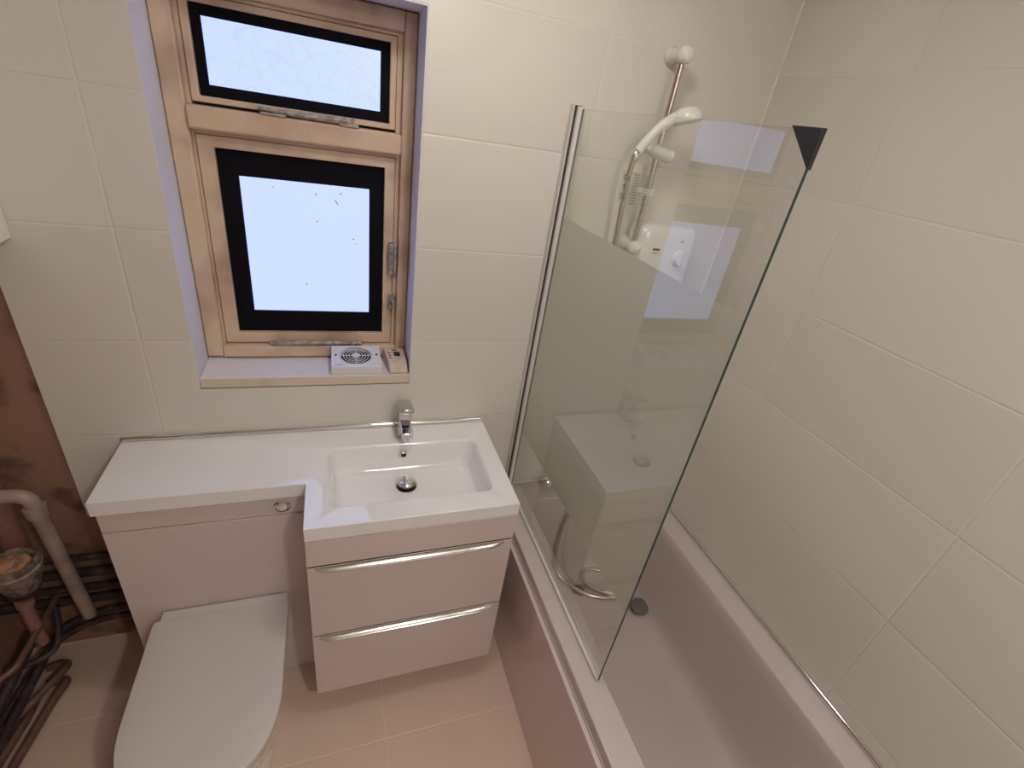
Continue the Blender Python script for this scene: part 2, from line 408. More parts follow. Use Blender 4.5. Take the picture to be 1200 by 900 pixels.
# stays and catches
bm = B(); box(bm, -.475, -.20, .128, .145, 1.118, 1.1245); tube(bm, [(-.475, .134, 1.131), (-.30, .132, 1.134), (-.195, .128, 1.135)], .0085, 8)
tube(bm, [(-.225, .125, 1.124), (-.225, .125, 1.142)], .005, 8); tube(bm, [(-.238, .125, 1.142), (-.212, .125, 1.142)], .003, 8)
o = obj('window_stay', bm, m_oldmetal, win, bevel=.001); o['label'] = 'corroded casement stay along the bottom rail'
bm = B(); tube(bm, [(-.445, .138, 1.796), (-.36, .134, 1.792), (-.29, .131, 1.792), (-.23, .126, 1.795)], [.004, .007, .008, .010], 8)
box(bm, -.44, -.38, .118, .146, 1.7825, 1.788); box(bm, -.25, -.20, .116, .146, 1.7825, 1.790)
tube(bm, [(-.215, .124, 1.789), (-.215, .124, 1.803)], .004, 8)
o = obj('window_stay', bm, m_oldmetal, win); o['label'] = 'corroded fanlight stay above the transom'
bm = B(); box(bm, -.112, -.088, .121, .146, 1.378, 1.475); tube(bm, [(-.094, .12, 1.37), (-.094, .12, 1.48)], .006, 8)
tube(bm, [(-.104, .12, 1.40), (-.106, .112, 1.46)], .007, 8)
obj('window_latch', bm, m_oldmetal, win, bevel=.002)
bm = B(); box(bm, -.108, -.090, .122, .146, 1.262, 1.276); box(bm, -.108, -.090, .122, .146, 1.292, 1.306); tube(bm, [(-.098, .118, 1.26), (-.098, .118, 1.31)], .003, 8)
obj('latch_plate', bm, m_oldmetal, win, bevel=.001)
bm = B(); box(bm, WX0+.0005, WX1+.0025, -.004, .236, WZ0, 1.082)
bm.faces.ensure_lookup_table()
bmesh.ops.recalc_face_normals(bm, faces=bm.faces)
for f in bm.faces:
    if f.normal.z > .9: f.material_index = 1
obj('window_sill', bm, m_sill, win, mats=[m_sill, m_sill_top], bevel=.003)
# outer wall seen through nothing: glass is backed by daylight only

# ------------------------------------------------------------------ things on the sill
SZ = 1.0825
F = thing('extractor_fan', 'white square extractor fan unit lying on the window sill', 'extractor fan', (-.215, .06, SZ))
def slope_box(bm, p, zf, zb, z0, yf, yb, inset=0):
    """p: x at (front-left, front-right, back-right, back-left)"""
    a = [bm.verts.new(v) for v in ((p[0], yf, z0), (p[1], yf, z0), (p[2], yb, z0), (p[3], yb, z0))]
    b = [bm.verts.new(v) for v in ((p[0]+inset, yf+inset, zf), (p[1]-inset, yf+inset, zf), (p[2]-inset, yb-inset, zb), (p[3]+inset, yb-inset, zb))]
    bridge(bm, a, b); bm.faces.new(a); bm.faces.new(b)
fx0, fx1, fy0, fy1 = -.292, -.138, .001, .120
fz0, fz1 = 1.1115, 1.129
def fz(y): return fz0 + (fz1-fz0)*(y-fy0)/(fy1-fy0)
# casing with a real round hole
cx_, cy_, R_ = -.2155, .064, .050
bm = B(); nseg = 48
outer = [(fx0, fy0), (fx1, fy0), (fx1, fy1), (fx0, fy1)]
ov = [bm.verts.new((x, y, fz(y))) for x, y in outer]
iv = [bm.verts.new((cx_+R_*math.cos(2*PI*k/nseg), cy_+R_*math.sin(2*PI*k/nseg), fz(cy_+R_*math.sin(2*PI*k/nseg)))) for k in range(nseg)]
fill_between(bm, ov, iv)
ob = [bm.verts.new((x, y, SZ)) for x, y in outer]; bridge(bm, ov, ob)
ib = [bm.verts.new((v.co.x, v.co.y, v.co.z-.014)) for v in iv]; bridge(bm, iv, ib); bm.faces.new(ib); bm.faces.new(ob)
bmesh.ops.recalc_face_normals(bm, faces=bm.faces)
for f in bm.faces:
    if len(f.verts) == nseg: f.material_index = 1
obj('casing', bm, m_fan, F, mats=[m_fan, m_dark], bevel=.002)
bm = B()
for rr in (.013, .022, .0305, .039, .048):
    tube(bm, [(cx_+rr*math.cos(t*2*PI/40), cy_+rr*math.sin(t*2*PI/40), fz(cy_+rr*math.sin(t*2*PI/40))-.001) for t in range(41)], .0013, 6, False)
for a_ in (0, PI/2, PI, 3*PI/2):
    tube(bm, [(cx_+r_*math.cos(a_), cy_+r_*math.sin(a_), fz(cy_+r_*math.sin(a_))-.0005) for r_ in (.008, .0495)], .0013, 6)
lathe(bm, [(.011, -.003), (.011, .001), (0, .002)], (cx_, cy_, fz(cy_)), (0, -.14, 1), 24)
obj('grille', bm, m_fan, F, smooth=True)
for sx in (-.278, -.151):
    bm = B(); lathe(bm, [(.0042, -.001), (.0036, .0012), (0, .0015)], (sx, .066, fz(.066)), (0, -.14, 1), 12); obj('screw', bm, m_dark, F)
bm = B(); box(bm, -.281, -.256, .0105, .0125, fz(.0115)-.0005, fz(.0115)+.0004); obj('printed_mark', bm, m_mark, F)

T = thing('timer_control', 'small beige timer control box with dark display, on sill beside the fan', 'timer', (-.085, .055, SZ))
bm = B()
pr = [(-.115, .000), (-.054, .000), (-.0545, .112), (-.127, .112)]
a = [bm.verts.new((x, y, SZ)) for x, y in pr]
b_ = [bm.verts.new((x+(.002 if i in (0, 3) else -.002), y+(.004 if i < 2 else -.002), (1.096, 1.096, 1.124, 1.124)[i])) for i, (x, y) in enumerate(pr)]
mid = [bm.verts.new(v) for v in ((-.116, .030, 1.117), (-.056, .030, 1.117))]
bm.faces.new(a); bm.faces.new((a[0], a[1], b_[1], b_[0])); bm.faces.new((a[2], a[3], b_[3], b_[2]))
bm.faces.new((b_[0], b_[1], mid[1], mid[0])); bm.faces.new((mid[0], mid[1], b_[2], b_[3]))
bm.faces.new((a[1], a[2], b_[2], mid[1], b_[1])); bm.faces.new((a[3], a[0], b_[0], mid[0], b_[3]))
obj('casing', bm, m_beige, T, bevel=.004, seg=3)
def tz(y): return 1.117 + .007*(y-.03)/.08
bm = B(); box(bm, -.094, -.074, .058, .084, tz(.07)-.001, tz(.07)+.0018); obj('display', bm, m_dark, T)
for k, yy in enumerate((.046, .061, .076)):
    bm = B(); lathe(bm, [(.0028, -.001), (.0026, .0022), (0, .0026)], (-.1065+k*-.0015, yy, tz(yy)), (0, 0, 1), 12); obj('button', bm, m_mark, T)
for q_ in [(-.099, -.082, .0925, .098), (-.068, -.066, .06, .064)] + [(-.098+q*.007, -.096+q*.007, .042, .044) for q in range(4)]:
    bm = B(); box(bm, *q_, tz(q_[2])-.001, tz(q_[2])+.001); obj('printed_mark', bm, m_mark, T)

# ------------------------------------------------------------------ vanity worktop and basin
CT, CB = .880, .834
X0, XI, X1, Y1, Y2 = -.876, -.369, .226, -.267, -.444
V = thing('basin_worktop', 'L-shaped white one-piece basin worktop with sunken rectangular bowl, below the window', 'washbasin', (-.3, 0, CB))
bm = B()
Lp = [(X0, -.001), (X1, -.001), (X1, Y2), (XI, Y2), (XI, Y1), (X0, Y1)]
top = ringv(bm, Lp, CT); bot = ringv(bm, Lp, CB)
in0 = rrect(-.314, .170, -.376, -.108, .032, 8)
r0 = ringv(bm, in0, CT); fill_between(bm, top, r0); bridge(bm, top, bot)
rings = [r0]
for (d_, z) in ((.003, CT-.002), (.006, CT-.007), (.010, CT-.03), (.016, CT-.07), (.024, CT-.085), (.040, CT-.093)):
    rings.append(ringv(bm, rrect(-.314+d_*1.1, .170-d_*1.1, -.376+d_*.9, -.108-d_*.9, max(.032-d_*.2, .02), 8), z))
for a, b_ in zip(rings, rings[1:]): bridge(bm, a, b_)
bm.faces.new(rings[-1])
# under side closes under the bowl
bo = ringv(bm, rrect(-.335, .195, -.40, -.09, .03, 8), CB); fill_between(bm, bot, bo)
lo = ringv(bm, rrect(-.30, .16, -.37, -.11, .03, 8), CT-.110); bridge(bm, bo, lo); bm.faces.new(lo)
obj('worktop', bm, m_white, V, bevel=.0022, seg=2)
bm = B(); DX, DY, DZ = -.075, -.212, CT-.093
lathe(bm, [(.036, 0), (.036, .002), (.031, .003)], (DX, DY, DZ), n=40)
lathe(bm, [(.018, .002), (.018, .010), (.031, .012), (.032, .016), (.027, .021), (.015, .024), (0, .0245)], (DX, DY, DZ), n=40)
o = obj('pop_up_waste', bm, m_chrome, V, smooth=True)
bm = B(); lathe(bm, [(.0305, .009), (.0325, .010), (.0325, .0135), (.0305, .0145)], (DX, DY, DZ), n=40)
obj('rubber_seal', bm, m_rubber, o, smooth=True)
bm = B(); pth = (-.075, -.122, .845)
lathe(bm, [(.0125, .002), (.0135, -.003), (.0135, -.005), (.009, -.006), (.0085, .001)], pth, (0, .95, .15), 32)
o = obj('overflow_ring', bm, m_chrome, V, smooth=True)
bm = B(); lathe(bm, [(.009, .0), (.009, -.003), (0, -.003)], pth, (0, .95, .15), 24); obj('overflow_hole', bm, m_dark, o)

# tap
TX, TY = -.068, -.055
tp = thing('basin_tap', 'small square chrome basin mixer tap behind the sunken bowl', 'tap', (TX, TY, CT))
bm = B(); box(bm, TX-.024, TX+.024, TY-.024, TY+.024, CT+.0003, CT+.006); box(bm, TX-.021, TX+.021, TY-.022, TY+.022, CT+.005, .985)
obj('tap_body', bm, m_tap, tp, bevel=.004, seg=3)
bm = B(); v_ = box(bm, TX-.019, TX+.019, TY-.088, TY-.015, .928, .952)
for q in v_:
    if q.co.y < TY-.05: q.co.z -= .012
obj('spout', bm, m_chrome, tp, bevel=.004, seg=3)
bm = B(); tube(bm, [(TX, TY-.078, .9165), (TX, TY-.078, .908)], .010, 20); obj('aerator', bm, m_chrome, tp, smooth=True)
bm = B(); v_ = box(bm, TX-.021, TX+.021, TY-.068, TY+.022, .987, 1.003)
for q in v_:
    if q.co.y < TY-.04: q.co.z += .016
obj('lever', bm, m_tap, tp, bevel=.004, seg=3)

# chrome bead along the back of the worktop
bm = B(); tube(bm, [(-.874, -.006, CT+.0085), (.221, -.006, CT+.0085)], .0075, 12)
tag(obj('trim_strip', bm, m_chrome, smooth=True), 'thin chrome trim strip along the wall behind the basin worktop', 'trim strip')

# ------------------------------------------------------------------ toilet housing unit
U = thing('cistern_cabinet', 'white gloss cistern cabinet behind the toilet, under the left worktop', 'cabinet', (-.62, -.13, 0))
bm = B(); box(bm, -.868, XI-.003, -.240, -.002, .124, CB-.001); obj('carcass', bm, m_cab, U, bevel=.001)
bm = B(); box(bm, -.868, XI-.003, -.259, -.2415, .767, CB-.003); obj('top_panel', bm, m_cab, U, bevel=.0015)
bm = B(); box(bm, -.868, XI-.003, -.259, -.2415, .126, .7635); obj('front_panel', bm, m_cab, U, bevel=.0015)
bm = B(); box(bm, -.868, XI-.003, -.255, -.02, .001, .1225); obj('plinth', bm, m_cab, U, bevel=.001)
bm = B(); lathe(bm, [(.0235, 0), (.0235, .004), (.019, .0055), (.018, .002), (0, .002)], (-.436, -.2592, .799), (0, -1, 0), 40)
o = obj('flush_button', bm, m_chrome, U, smooth=True)
bm = B(); lathe(bm, [(.0165, .001), (.0165, .0045), (.013, .006), (0, .0062)], (-.436, -.2592, .799), (0, -1, 0), 40); obj('push_disc', bm, m_oldmetal if False else m_chrome, o, smooth=True)

# ------------------------------------------------------------------ vanity drawers
D = thing('vanity_unit', 'white gloss vanity unit with two drawers hung under the basin', 'cabinet', (-.07, -.22, .12))
bm = B(); box(bm, XI+.002, X1-.003, -.422, -.002, .128, CT-.112); box(bm, XI+.002, X1-.003, -.425, -.405, CT-.113, CB-.001)
box(bm, XI+.002, XI+.020, -.42, -.002, CT-.113, CB-.001); box(bm, X1-.021, X1-.003, -.42, -.002, CT-.113, CB-.001)
obj('carcass', bm, m_cab, D)
bm = B(); box(bm, XI+.001, X1-.002, -.443, -.4255, .737, CB-.002); obj('top_rail', bm, m_cab, D, bevel=.0015)
for z0, z1 in ((.4266, .4324), (.7306, .7369)):
    bm = B(); box(bm, XI+.004, X1-.005, -.4405, -.4256, z0, z1); obj('gap_shade', bm, m_gap, D)  # dark strip set into the drawer gap in place of its shade
for (z0, z1) in ((.4325, .7305), (.1245, .4265)):
    bm = B(); box(bm, XI+.001, X1-.002, -.443, -.4285, z0, z1); dr = obj('drawer', bm, m_cab, D, bevel=.0015)
    bm = B()      # edge pull: tapered bow-fronted profile over the top edge
    n = 28; xa, xb = XI+.022, X1-.030; prev = None
    for k in range(n+1):
        t = k/n; x = xa+(xb-xa)*t
        e = min(1, min(t, 1-t)/.085); e = math.sin(e*PI/2)
        dep = .004 + .013*e; h = .0065+.006*e
        sec = [(x, -.4432, z1-.0015), (x, -.4432-dep*.6, z1-.002), (x, -.4432-dep, z1-h*.55), (x, -.4432-dep*.9, z1-h), (x, -.4432-dep*.75, z1-h), (x, -.4432-dep*.4, z1-.004), (x, -.4432, z1-.004)]
        cur = [bm.verts.new(p) for p in sec]
        if prev:
            for q in range(len(cur)): bm.faces.new((prev[q], prev[(q+1) % 7], cur[(q+1) % 7], cur[q]))
        else: bm.faces.new(cur)
        prev = cur
    bm.faces.new(prev); obj('handle', bm, m_alu, dr, smooth=True)

# ------------------------------------------------------------------ toilet
W = thing('toilet', 'white back-to-wall toilet with its D-shaped lid closed', 'toilet', (-.62, -.5, 0))
def dshape(hw, yb, ys, yf, cx=-.6225, n=28, rb=.009, p=2.25):
    pts = [(cx+hw, yb-rb), (cx+hw-rb*.3, yb-rb*.3), (cx+hw-rb, yb), (cx-hw+rb, yb), (cx-hw+rb*.3, yb-rb*.3), (cx-hw, yb-rb)]
    for k in range(n+1):
        a = PI + PI*k/n; ca, sa = math.cos(a), math.sin(a)
        pts.append((cx+hw*math.copysign(abs(ca)**(2/p), ca), ys-(ys-yf)*abs(sa)**(2/p)))
    return pts
def loft(bm, sec):
    R = [ringv(bm, p, z) for p, z in sec]
    for a, b_ in zip(R, R[1:]): bridge(bm, a, b_)
    bm.faces.new(R[0]); bm.faces.new(R[-1])
YB = -.262
bm = B(); loft(bm, [(dshape(.125, YB, -.46, -.66), .001), (dshape(.128, YB, -.46, -.67), .08), (dshape(.140, YB, -.48, -.70), .20), (dshape(.160, YB, -.52, -.745), .31), (dshape(.172, YB, -.55, -.768), .375), (dshape(.174, YB, -.55, -.772), .392), (dshape(.168, YB, -.55, -.765), .396)])
obj('bowl', bm, m_white, W, smooth=True)
bm = B(); loft(bm, [(dshape(.176, -.305, -.575, -.778), .3975), (dshape(.178, -.302, -.575, -.781), .400), (dshape(.178, -.302, -.575, -.781), .410), (dshape(.174, -.305, -.575, -.777), .4125)])
obj('seat', bm, m_lid, W, smooth=True)
bm = B(); loft(bm, [(dshape(.176, -.302, -.575, -.780), .4145), (dshape(.181, -.298, -.575, -.785), .418), (dshape(.182, -.297, -.575, -.786), .428), (dshape(.180, -.299, -.575, -.784), .4325), (dshape(.172, -.307, -.572, -.776), .4345), (dshape(.10, -.36, -.55, -.70), .4352)])
obj('lid', bm, m_lid, W, smooth=True)
bm = B(); box(bm, -.790, -.446, -.2975, -.2625, .397, .4285); obj('hinge_bar', bm, m_lid, W, bevel=.005, seg=3)

# ------------------------------------------------------------------ bath
BT = thing('bathtub', 'white built-in bathtub along the right wall', 'bathtub', (.66, -.85, 0))
bm = B()
YE = -1.705; BX0, BX1 = .319, XR-.001
Ot = [(BX0, -.001), (BX1, -.001), (BX1, YE), (BX0, YE)]
ot = ringv(bm, Ot, .550); om = ringv(bm, Ot, .514)
fr = ringv(bm, rrect(.398, .930, -1.60, -.105, .09, 10), .550)
fill_between(bm, ot, fr); bridge(bm, ot, om)
secs = [(.401, .927, -1.596, -.108, .09, .5485), (.405, .923, -1.592, -.112, .09, .543), (.410, .920, -1.58, -.122, .09, .50), (.424, .914, -1.54, -.15, .095, .34), (.432, .908, -1.50, -.165, .10, .24), (.448, .896, -1.46, -.185, .10, .20), (.475, .872, -1.42, -.215, .09, .180), (.52, .83, -1.36, -.26, .08, .172)]
rs = [fr]
for x0, x1, y0, y1, r, z in secs: rs.append(ringv(bm, rrect(x0, x1, y0, y1, r, 10), z))
for a, b_ in zip(rs, rs[1:]): bridge(bm, a, b_)
bm.faces.new(rs[-1])
# outside of the tub under the rim
u0 = ringv(bm, rrect(.345, .985, -1.66, -.03, .05, 10), .514); fill_between(bm, om, u0)
u1 = ringv(bm, rrect(.40, .94, -1.55, -.13, .08, 10), .155); bridge(bm, u0, u1); bm.faces.new(u1)
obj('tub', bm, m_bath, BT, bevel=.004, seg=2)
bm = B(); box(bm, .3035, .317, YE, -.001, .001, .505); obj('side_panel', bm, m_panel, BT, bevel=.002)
bm = B(); box(bm, .3155, .3345, YE+.002, -.002, .5052, .5136); obj('shadow_gap', bm, m_bath, BT)
bm = B(); lathe(bm, [(.034, 0), (.034, .003), (.028, .004), (.022, .001), (0, .001)], (.665, -.285, .1725), n=32); o = obj('plug_hole', bm, m_chrome, BT, smooth=True)
bm = B(); lathe(bm, [(.022, .0015), (.022, .006), (.008, .010), (.007, .020), (0, .021)], (.665, -.285, .1725), n=32); obj('plug', bm, m_rubber, o, smooth=True)
bm = B(); lathe(bm, [(.026, 0), (.026, .006), (.018, .010), (0, .010)], (.62, -.1255, .47), (0, -1, 0.05), 32); o = obj('overflow_cover', bm, m_chrome, BT, smooth=True)
bm = B(); tube(bm, smooth_path([(.62, -.137, .462), (.622, -.150, .35), (.625, -.178, .235), (.64, -.22, .185), (.66, -.265, .182), (.665, -.285, .195)]), .0016, 6); obj('plug_chain', bm, m_chrome, BT, smooth=True)

# chrome bead above bath (right and back)
bm = B(); tube(bm, [(XR-.0085, -.012, .5585), (XR-.0085, YE, .5585)], .0082, 12)
tag(obj('trim_strip', bm, m_chrome, smooth=True), 'long chrome trim strip between bath rim and right wall', 'trim strip')
bm = B(); tube(bm, [(.392, -.0062, .5585), (XR-.014, -.0062, .5585)], .006, 12)
tag(obj('trim_strip', bm, m_profile, smooth=True), 'pale trim strip between bath rim and wall behind the taps', 'trim strip')

# bath mixer with a hose and hand shower lying in the bath
MX = thing('bath_mixer_tap', 'chrome bath mixer tap on the end of the bath, mostly behind the frosted screen', 'tap', (.66, -.055, .55))
bm = B(); tube(bm, [(.545, -.058, .590), (.775, -.058, .590)], .019, 24)
for x in (.585, .735): tube(bm, [(x, -.058, .5505), (x, -.058, .590)], .014, 20); lathe(bm, [(.026, 0), (.026, .005), (.015, .008)], (x, -.058, .5502), n=28)
v_ = box(bm, .640, .680, -.135, -.05, .577, .597)
obj('mixer_body', bm, m_chrome, MX, smooth=True)
for s_, x in ((-1, .545), (1, .775)):
    bm = B(); lathe(bm, [(.017, 0), (.017, .008), (.023, .012), (.023, .036), (.018, .041), (0, .041)], (x, -.058, .590), (s_, 0, 0), 28)
    for k in range(4):
        a = k*PI/2; box(bm, x+s_*.014 if s_ > 0 else x+s_*.034, x+s_*.034 if s_ > 0 else x+s_*.014, -.058+.021*math.cos(a)-.004, -.058+.021*math.cos(a)+.004, .590+.021*math.sin(a)-.004, .590+.021*math.sin(a)+.004)
    obj('tap_knob', bm, m_chrome, MX, smooth=True)
HS = thing('hand_shower', 'grey hand shower head and chrome hose lying in the bottom of the bath', 'shower head', (.8, -.4, .19))
hose = smooth_path([(.66, -.045, .590), (.652, -.09, .585), (.640, -.112, .565), (.622, -.128, .52), (.592, -.146, .40), (.578, -.170, .28), (.588, -.215, .208), (.625, -.265, .188), (.68, -.32, .184), (.745, -.352, .184), (.80, -.362, .184)], 10)[12:]
def ribbed(path, r):
    out = []; rs_ = []
    return path, [r]*len(path)
bm = B(); tube(bm, hose, .0092, 14); obj('hose', bm, m_rail, HS, smooth=True)
loop = smooth_path([(.80, -.362, .184), (.84, -.30, .183), (.80, -.225, .183), (.735, -.205, .185), (.700, -.24, .187), (.705, -.285, .188), (.745, -.325, .190), (.79, -.352, .194)], 8)
bm = B(); tube(bm, loop, .0085, 12); obj('hose', bm, m_rail, HS, smooth=True)
bm = B(); tube(bm, [(.755, -.333, .196), (.79, -.352, .197), (.83, -.376, .200), (.855, -.395, .203)], [.009, .011, .012, .014], 18); obj('handle', bm, m_chrome, HS, smooth=True)
bm = B(); lathe(bm, [(.018, -.018), (.034, -.010), (.037, -.002), (.035, .004), (.030, .006), (0, .006)], (.868, -.432, .202), (-.10, -.12, 1), 36)
o = obj('spray_head', bm, m_greyplastic, HS, smooth=True)
bm = B()
for rr, cnt in ((.008, 6), (.016, 12), (.024, 18)):
    for k in range(cnt):
        a = 2*PI*k/cnt; lathe(bm, [(.0012, 0), (.0010, .0018), (0, .002)], (.868+rr*math.cos(a)-.0006, -.432+rr*math.sin(a)-.0007, .2082+(-rr*math.cos(a)*-.10-rr*math.sin(a)*-.12)*1.0), (-.1, -.12, 1), 6)
o2 = obj('spray_nozzles', bm, m_alu, o); o2['kind'] = 'stuff'

# ------------------------------------------------------------------ glass screen
GX, GT, GB, GY = .3769, 1.917, .556, -.824
S = thing('shower_screen', 'tall clear glass bath screen with a green frosted band', 'shower screen', (GX, -.4, .55))
bm = B(); box(bm, .355, .377, -.024, -.0005, .556, 1.927); obj('wall_channel', bm, m_profile, S, bevel=.0015)
bm = B(); box(bm, .363, .3835, -.040, -.0265, .556, 1.922); obj('hinge_profile', bm, m_profile, S, bevel=.0015)
bm = B(); box(bm, .358, .378, -.0266, -.0238, .556, 1.924); obj('gasket', bm, m_gap, S)
bm = B(); vs4 = box(bm, GX-.003, GX+.003, GY, -.0405, GB+.004, GT)
bmesh.ops.recalc_face_normals(bm, faces=bm.faces)
for f in bm.faces:
    if abs(f.normal.x) < .5: f.material_index = 1
obj('glass_panel', bm, m_glass, S, mats=[m_glass, m_greenedge])
bm = B(); box(bm, GX+.0034, GX+.0040, GY+.001, -.041, .840, 1.632); o = obj('frosted_band', bm, m_frost, S); o['label'] = 'pale green frosted band'
bm = B(); box(bm, GX-.005, GX+.005, GY+.002, -.041, .5508, GB+.007); obj('bottom_seal', bm, m_profile, S, bevel=.001)
bm = B()
tri = [(-.770, GT+.003), (GY-.003, GT+.003), (GY-.003, GT-.052)]
a = [bm.verts.new((GX-.0045, y, z)) for y, z in tri]; b_ = [bm.verts.new((GX+.0045, y, z)) for y, z in tri]
bm.faces.new(a); bm.faces.new(b_); bridge(bm, a, b_)
o = obj('corner_guard', bm, m_rubber, S, bevel=.001); o['label'] = 'black triangular corner guard'

# ------------------------------------------------------------------ riser rail, electric shower
RX, RY = .632, -.058
RR = thing('shower_rail', 'chrome shower riser rail with white end brackets on the tiled wall', 'shower rail', (RX, -.058, 1.57))
bm = B(); tube(bm, [(RX, RY, 1.560), (RX, RY, 2.085)], .0095, 20); obj('rail', bm, m_rail, RR, smooth=True)
for z in (2.083, 1.565):
    bm = B(); lathe(bm, [(.023, .0005), (.023, .006), (.0195, .012), (.0175, .035), (.0185, .055), (.021, .062), (.0215, .072), (.017, .082), (.009, .087), (0, .088)], (RX, 0, z), (0, -1, 0), 32)
    obj('bracket', bm, m_plastic, RR, smooth=True)
# slider clamp
bm = B(); tube(bm, [(RX+.033, RY-.004, 1.838), (RX-.01, RY-.006, 1.845), (RX-.055, RY-.016, 1.856)], [.018, .0195, .017], 24)
lathe(bm, [(.019, 0), (.021, .004), (.019, .012), (0, .014)], (RX+.033, RY-.004, 1.838), (1, 0, -.12), 24)
tube(bm, [(RX-.063, RY-.03, 1.842), (RX-.048, RY-.018, 1.872)], [.016, .019], 20)
obj('slider_clamp', bm, m_plastic, RR, smooth=True)
bm = B(); box(bm, .605, .648, RY-.014, RY+.014, 1.722, 1.742); tube(bm, [(.612, RY-.006, 1.732), (.585, RY-.014, 1.734)], .006, 12)
obj('clip', bm, m_plastic, RR, bevel=.003)

SH = thing('handheld_shower', 'white handheld shower head held in the clamp on the riser rail', 'shower head', (.57, -.09, 1.85))
hp = smooth_path([(.545, -.092, 1.838), (.559, -.094, 1.862), (.578, -.098, 1.890), (.598, -.104, 1.914), (.620, -.110, 1.931), (.640, -.114, 1.938)], 5)
nn = len(hp); rad = [.0125 + .004*(i/(nn-1))**2 for i in range(nn)]
bm = B(); tube(bm, hp, rad, 20); obj('handle', bm, m_plastic, SH, smooth=True)
bm = B()
cH = Vector((.655, -.118, 1.940)); nH = Vector((.22, -.20, -.95)).normalized()
lathe(bm, [(0, -.026), (.014, -.0252), (.029, -.020), (.040, -.008), (.0435, .003), (.041, .011), (.035, .014)], cH, nH, 36); obj('head', bm, m_plastic, SH, smooth=True)
bm = B(); lathe(bm, [(.035, .013), (.034, .0155), (0, .0165)], cH, nH, 36); obj('spray_plate', bm, m_beige if False else m_profile, SH, smooth=True)
bm = B(); lathe(bm, [(.012, -.012), (.0135, -.010), (.0135, .010), (.012, .012)], (.540, -.091, 1.826), (.3, 0, .95), 20); obj('hose_nut', bm, m_chrome, SH, smooth=True)
hs = smooth_path([(.537, -.091, 1.818), (.537, -.086, 1.78), (.543, -.080, 1.70), (.552, -.075, 1.60), (.558, -.070, 1.48), (.562, -.068, 1.30), (.585, -.066, 1.14), (.64, -.062, 1.07), (.70, -.055, 1.12), (.715, -.045, 1.22), (.715, -.045, 1.322)], 12)
bm = B(); tube(bm, hs, [.0088 if i % 2 else .0078 for i in range(len(hs))], 14); obj('shower_hose', bm, m_rail, SH, smooth=True)

PS = thing('ruled_plastic_strip', 'clear plastic strip with dark tick marks, between shower hose and riser rail', 'plastic strip', (.57, -.088, 1.73))
bm = B(); box(bm, .514, .624, -.0925, -.0915, 1.695, 1.785); obj('strip', bm, m_clearplastic, PS)
bm = B()
for k in range(11):
    z = 1.778 - k*.0079; sh = -(1.778-z)*.0
    box(bm, .552+.001*k*.6, .568+.001*k*.6, -.0934, -.0926, z-.0007, z+.0007)
obj('tick_marks', bm, m_mark, PS); bm = B()
for k in range(11): box(bm, .592+.0006*k, .606+.0006*k, -.0934, -.0926, 1.7773-k*.0079, 1.7787-k*.0079)  # second column draws the reflection of the ticks
obj('tick_marks', bm, m_mark, PS); bm = B()
def stroke(pts):
    for a, c in zip(pts, pts[1:]): tube(bm, [(a[0]-.011, -.093, a[1]), (c[0]-.011, -.093, c[1])], .0012, 5)
stroke([(.540, 1.772), (.535, 1.776), (.531, 1.771), (.531, 1.764), (.535, 1.761), (.540, 1.764)])
stroke([(.548, 1.776), (.543, 1.767), (.548, 1.761), (.5505, 1.765), (.547, 1.768)])
stroke([(.537, 1.751), (.534, 1.744), (.539, 1.744)]); stroke([(.538, 1.748), (.538, 1.739)])
stroke([(.538, 1.724), (.532, 1.724), (.532, 1.718), (.537, 1.717), (.537, 1.711), (.531, 1.710)])
stroke([(.549, 1.724), (.543, 1.717), (.549, 1.710), (.543, 1.710)])
obj('numerals', bm, m_mark, PS)

EX = thing('electric_shower', 'white electric shower box with a control knob on the tiled wall', 'electric shower', (.745, 0, 1.33))
bm = B(); hx0, hx1, hz0, hz1 = .641, .862, 1.325, 1.640
def rrz(x0, x1, z0, z1, r): return rrect(x0, x1, z0, z1, r, 8)
R = []
for (ins, y, r) in ((0, -.0005, .03), (0, -.060, .03), (.004, -.072, .032), (.014, -.082, .034), (.028, -.087, .03)):
    R.append([bm.verts.new((x, y, z)) for x, z in rrz(hx0+ins, hx1-ins, hz0+ins, hz1-ins, r)])
for a, b_ in zip(R, R[1:]): bridge(bm, a, b_)
bm.faces.new(R[0]); bm.faces.new(R[-1]); obj('housing', bm, m_plastic, EX, smooth=True)
for (kz, kr) in ((1.545, .024), (1.44, .024)):
    bm = B(); lathe(bm, [(kr+.005, 0), (kr+.005, .003), (kr, .006), (kr*.9, .020), (0, .022)], (.800, -.0868, kz), (0, -1, 0), 32)
    box(bm, .797, .803, -.113, -.106, kz-kr*.8, kz+kr*.8); obj('knob', bm, m_plastic, EX, smooth=True)
for q_ in ((.690, .716, 1.566, 1.572), (.690, .712, 1.556, 1.5575), (.789, .799, 1.598, 1.601)):
    bm = B(); box(bm, q_[0], q_[1], -.0882, -.0868, q_[2], q_[3]); obj('printed_mark', bm, m_mark, EX)
bm = B(); tube(bm, [(.715, -.045, 1.3255), (.715, -.045, 1.315)], .011, 16); obj('outlet', bm, m_chrome, EX, smooth=True)

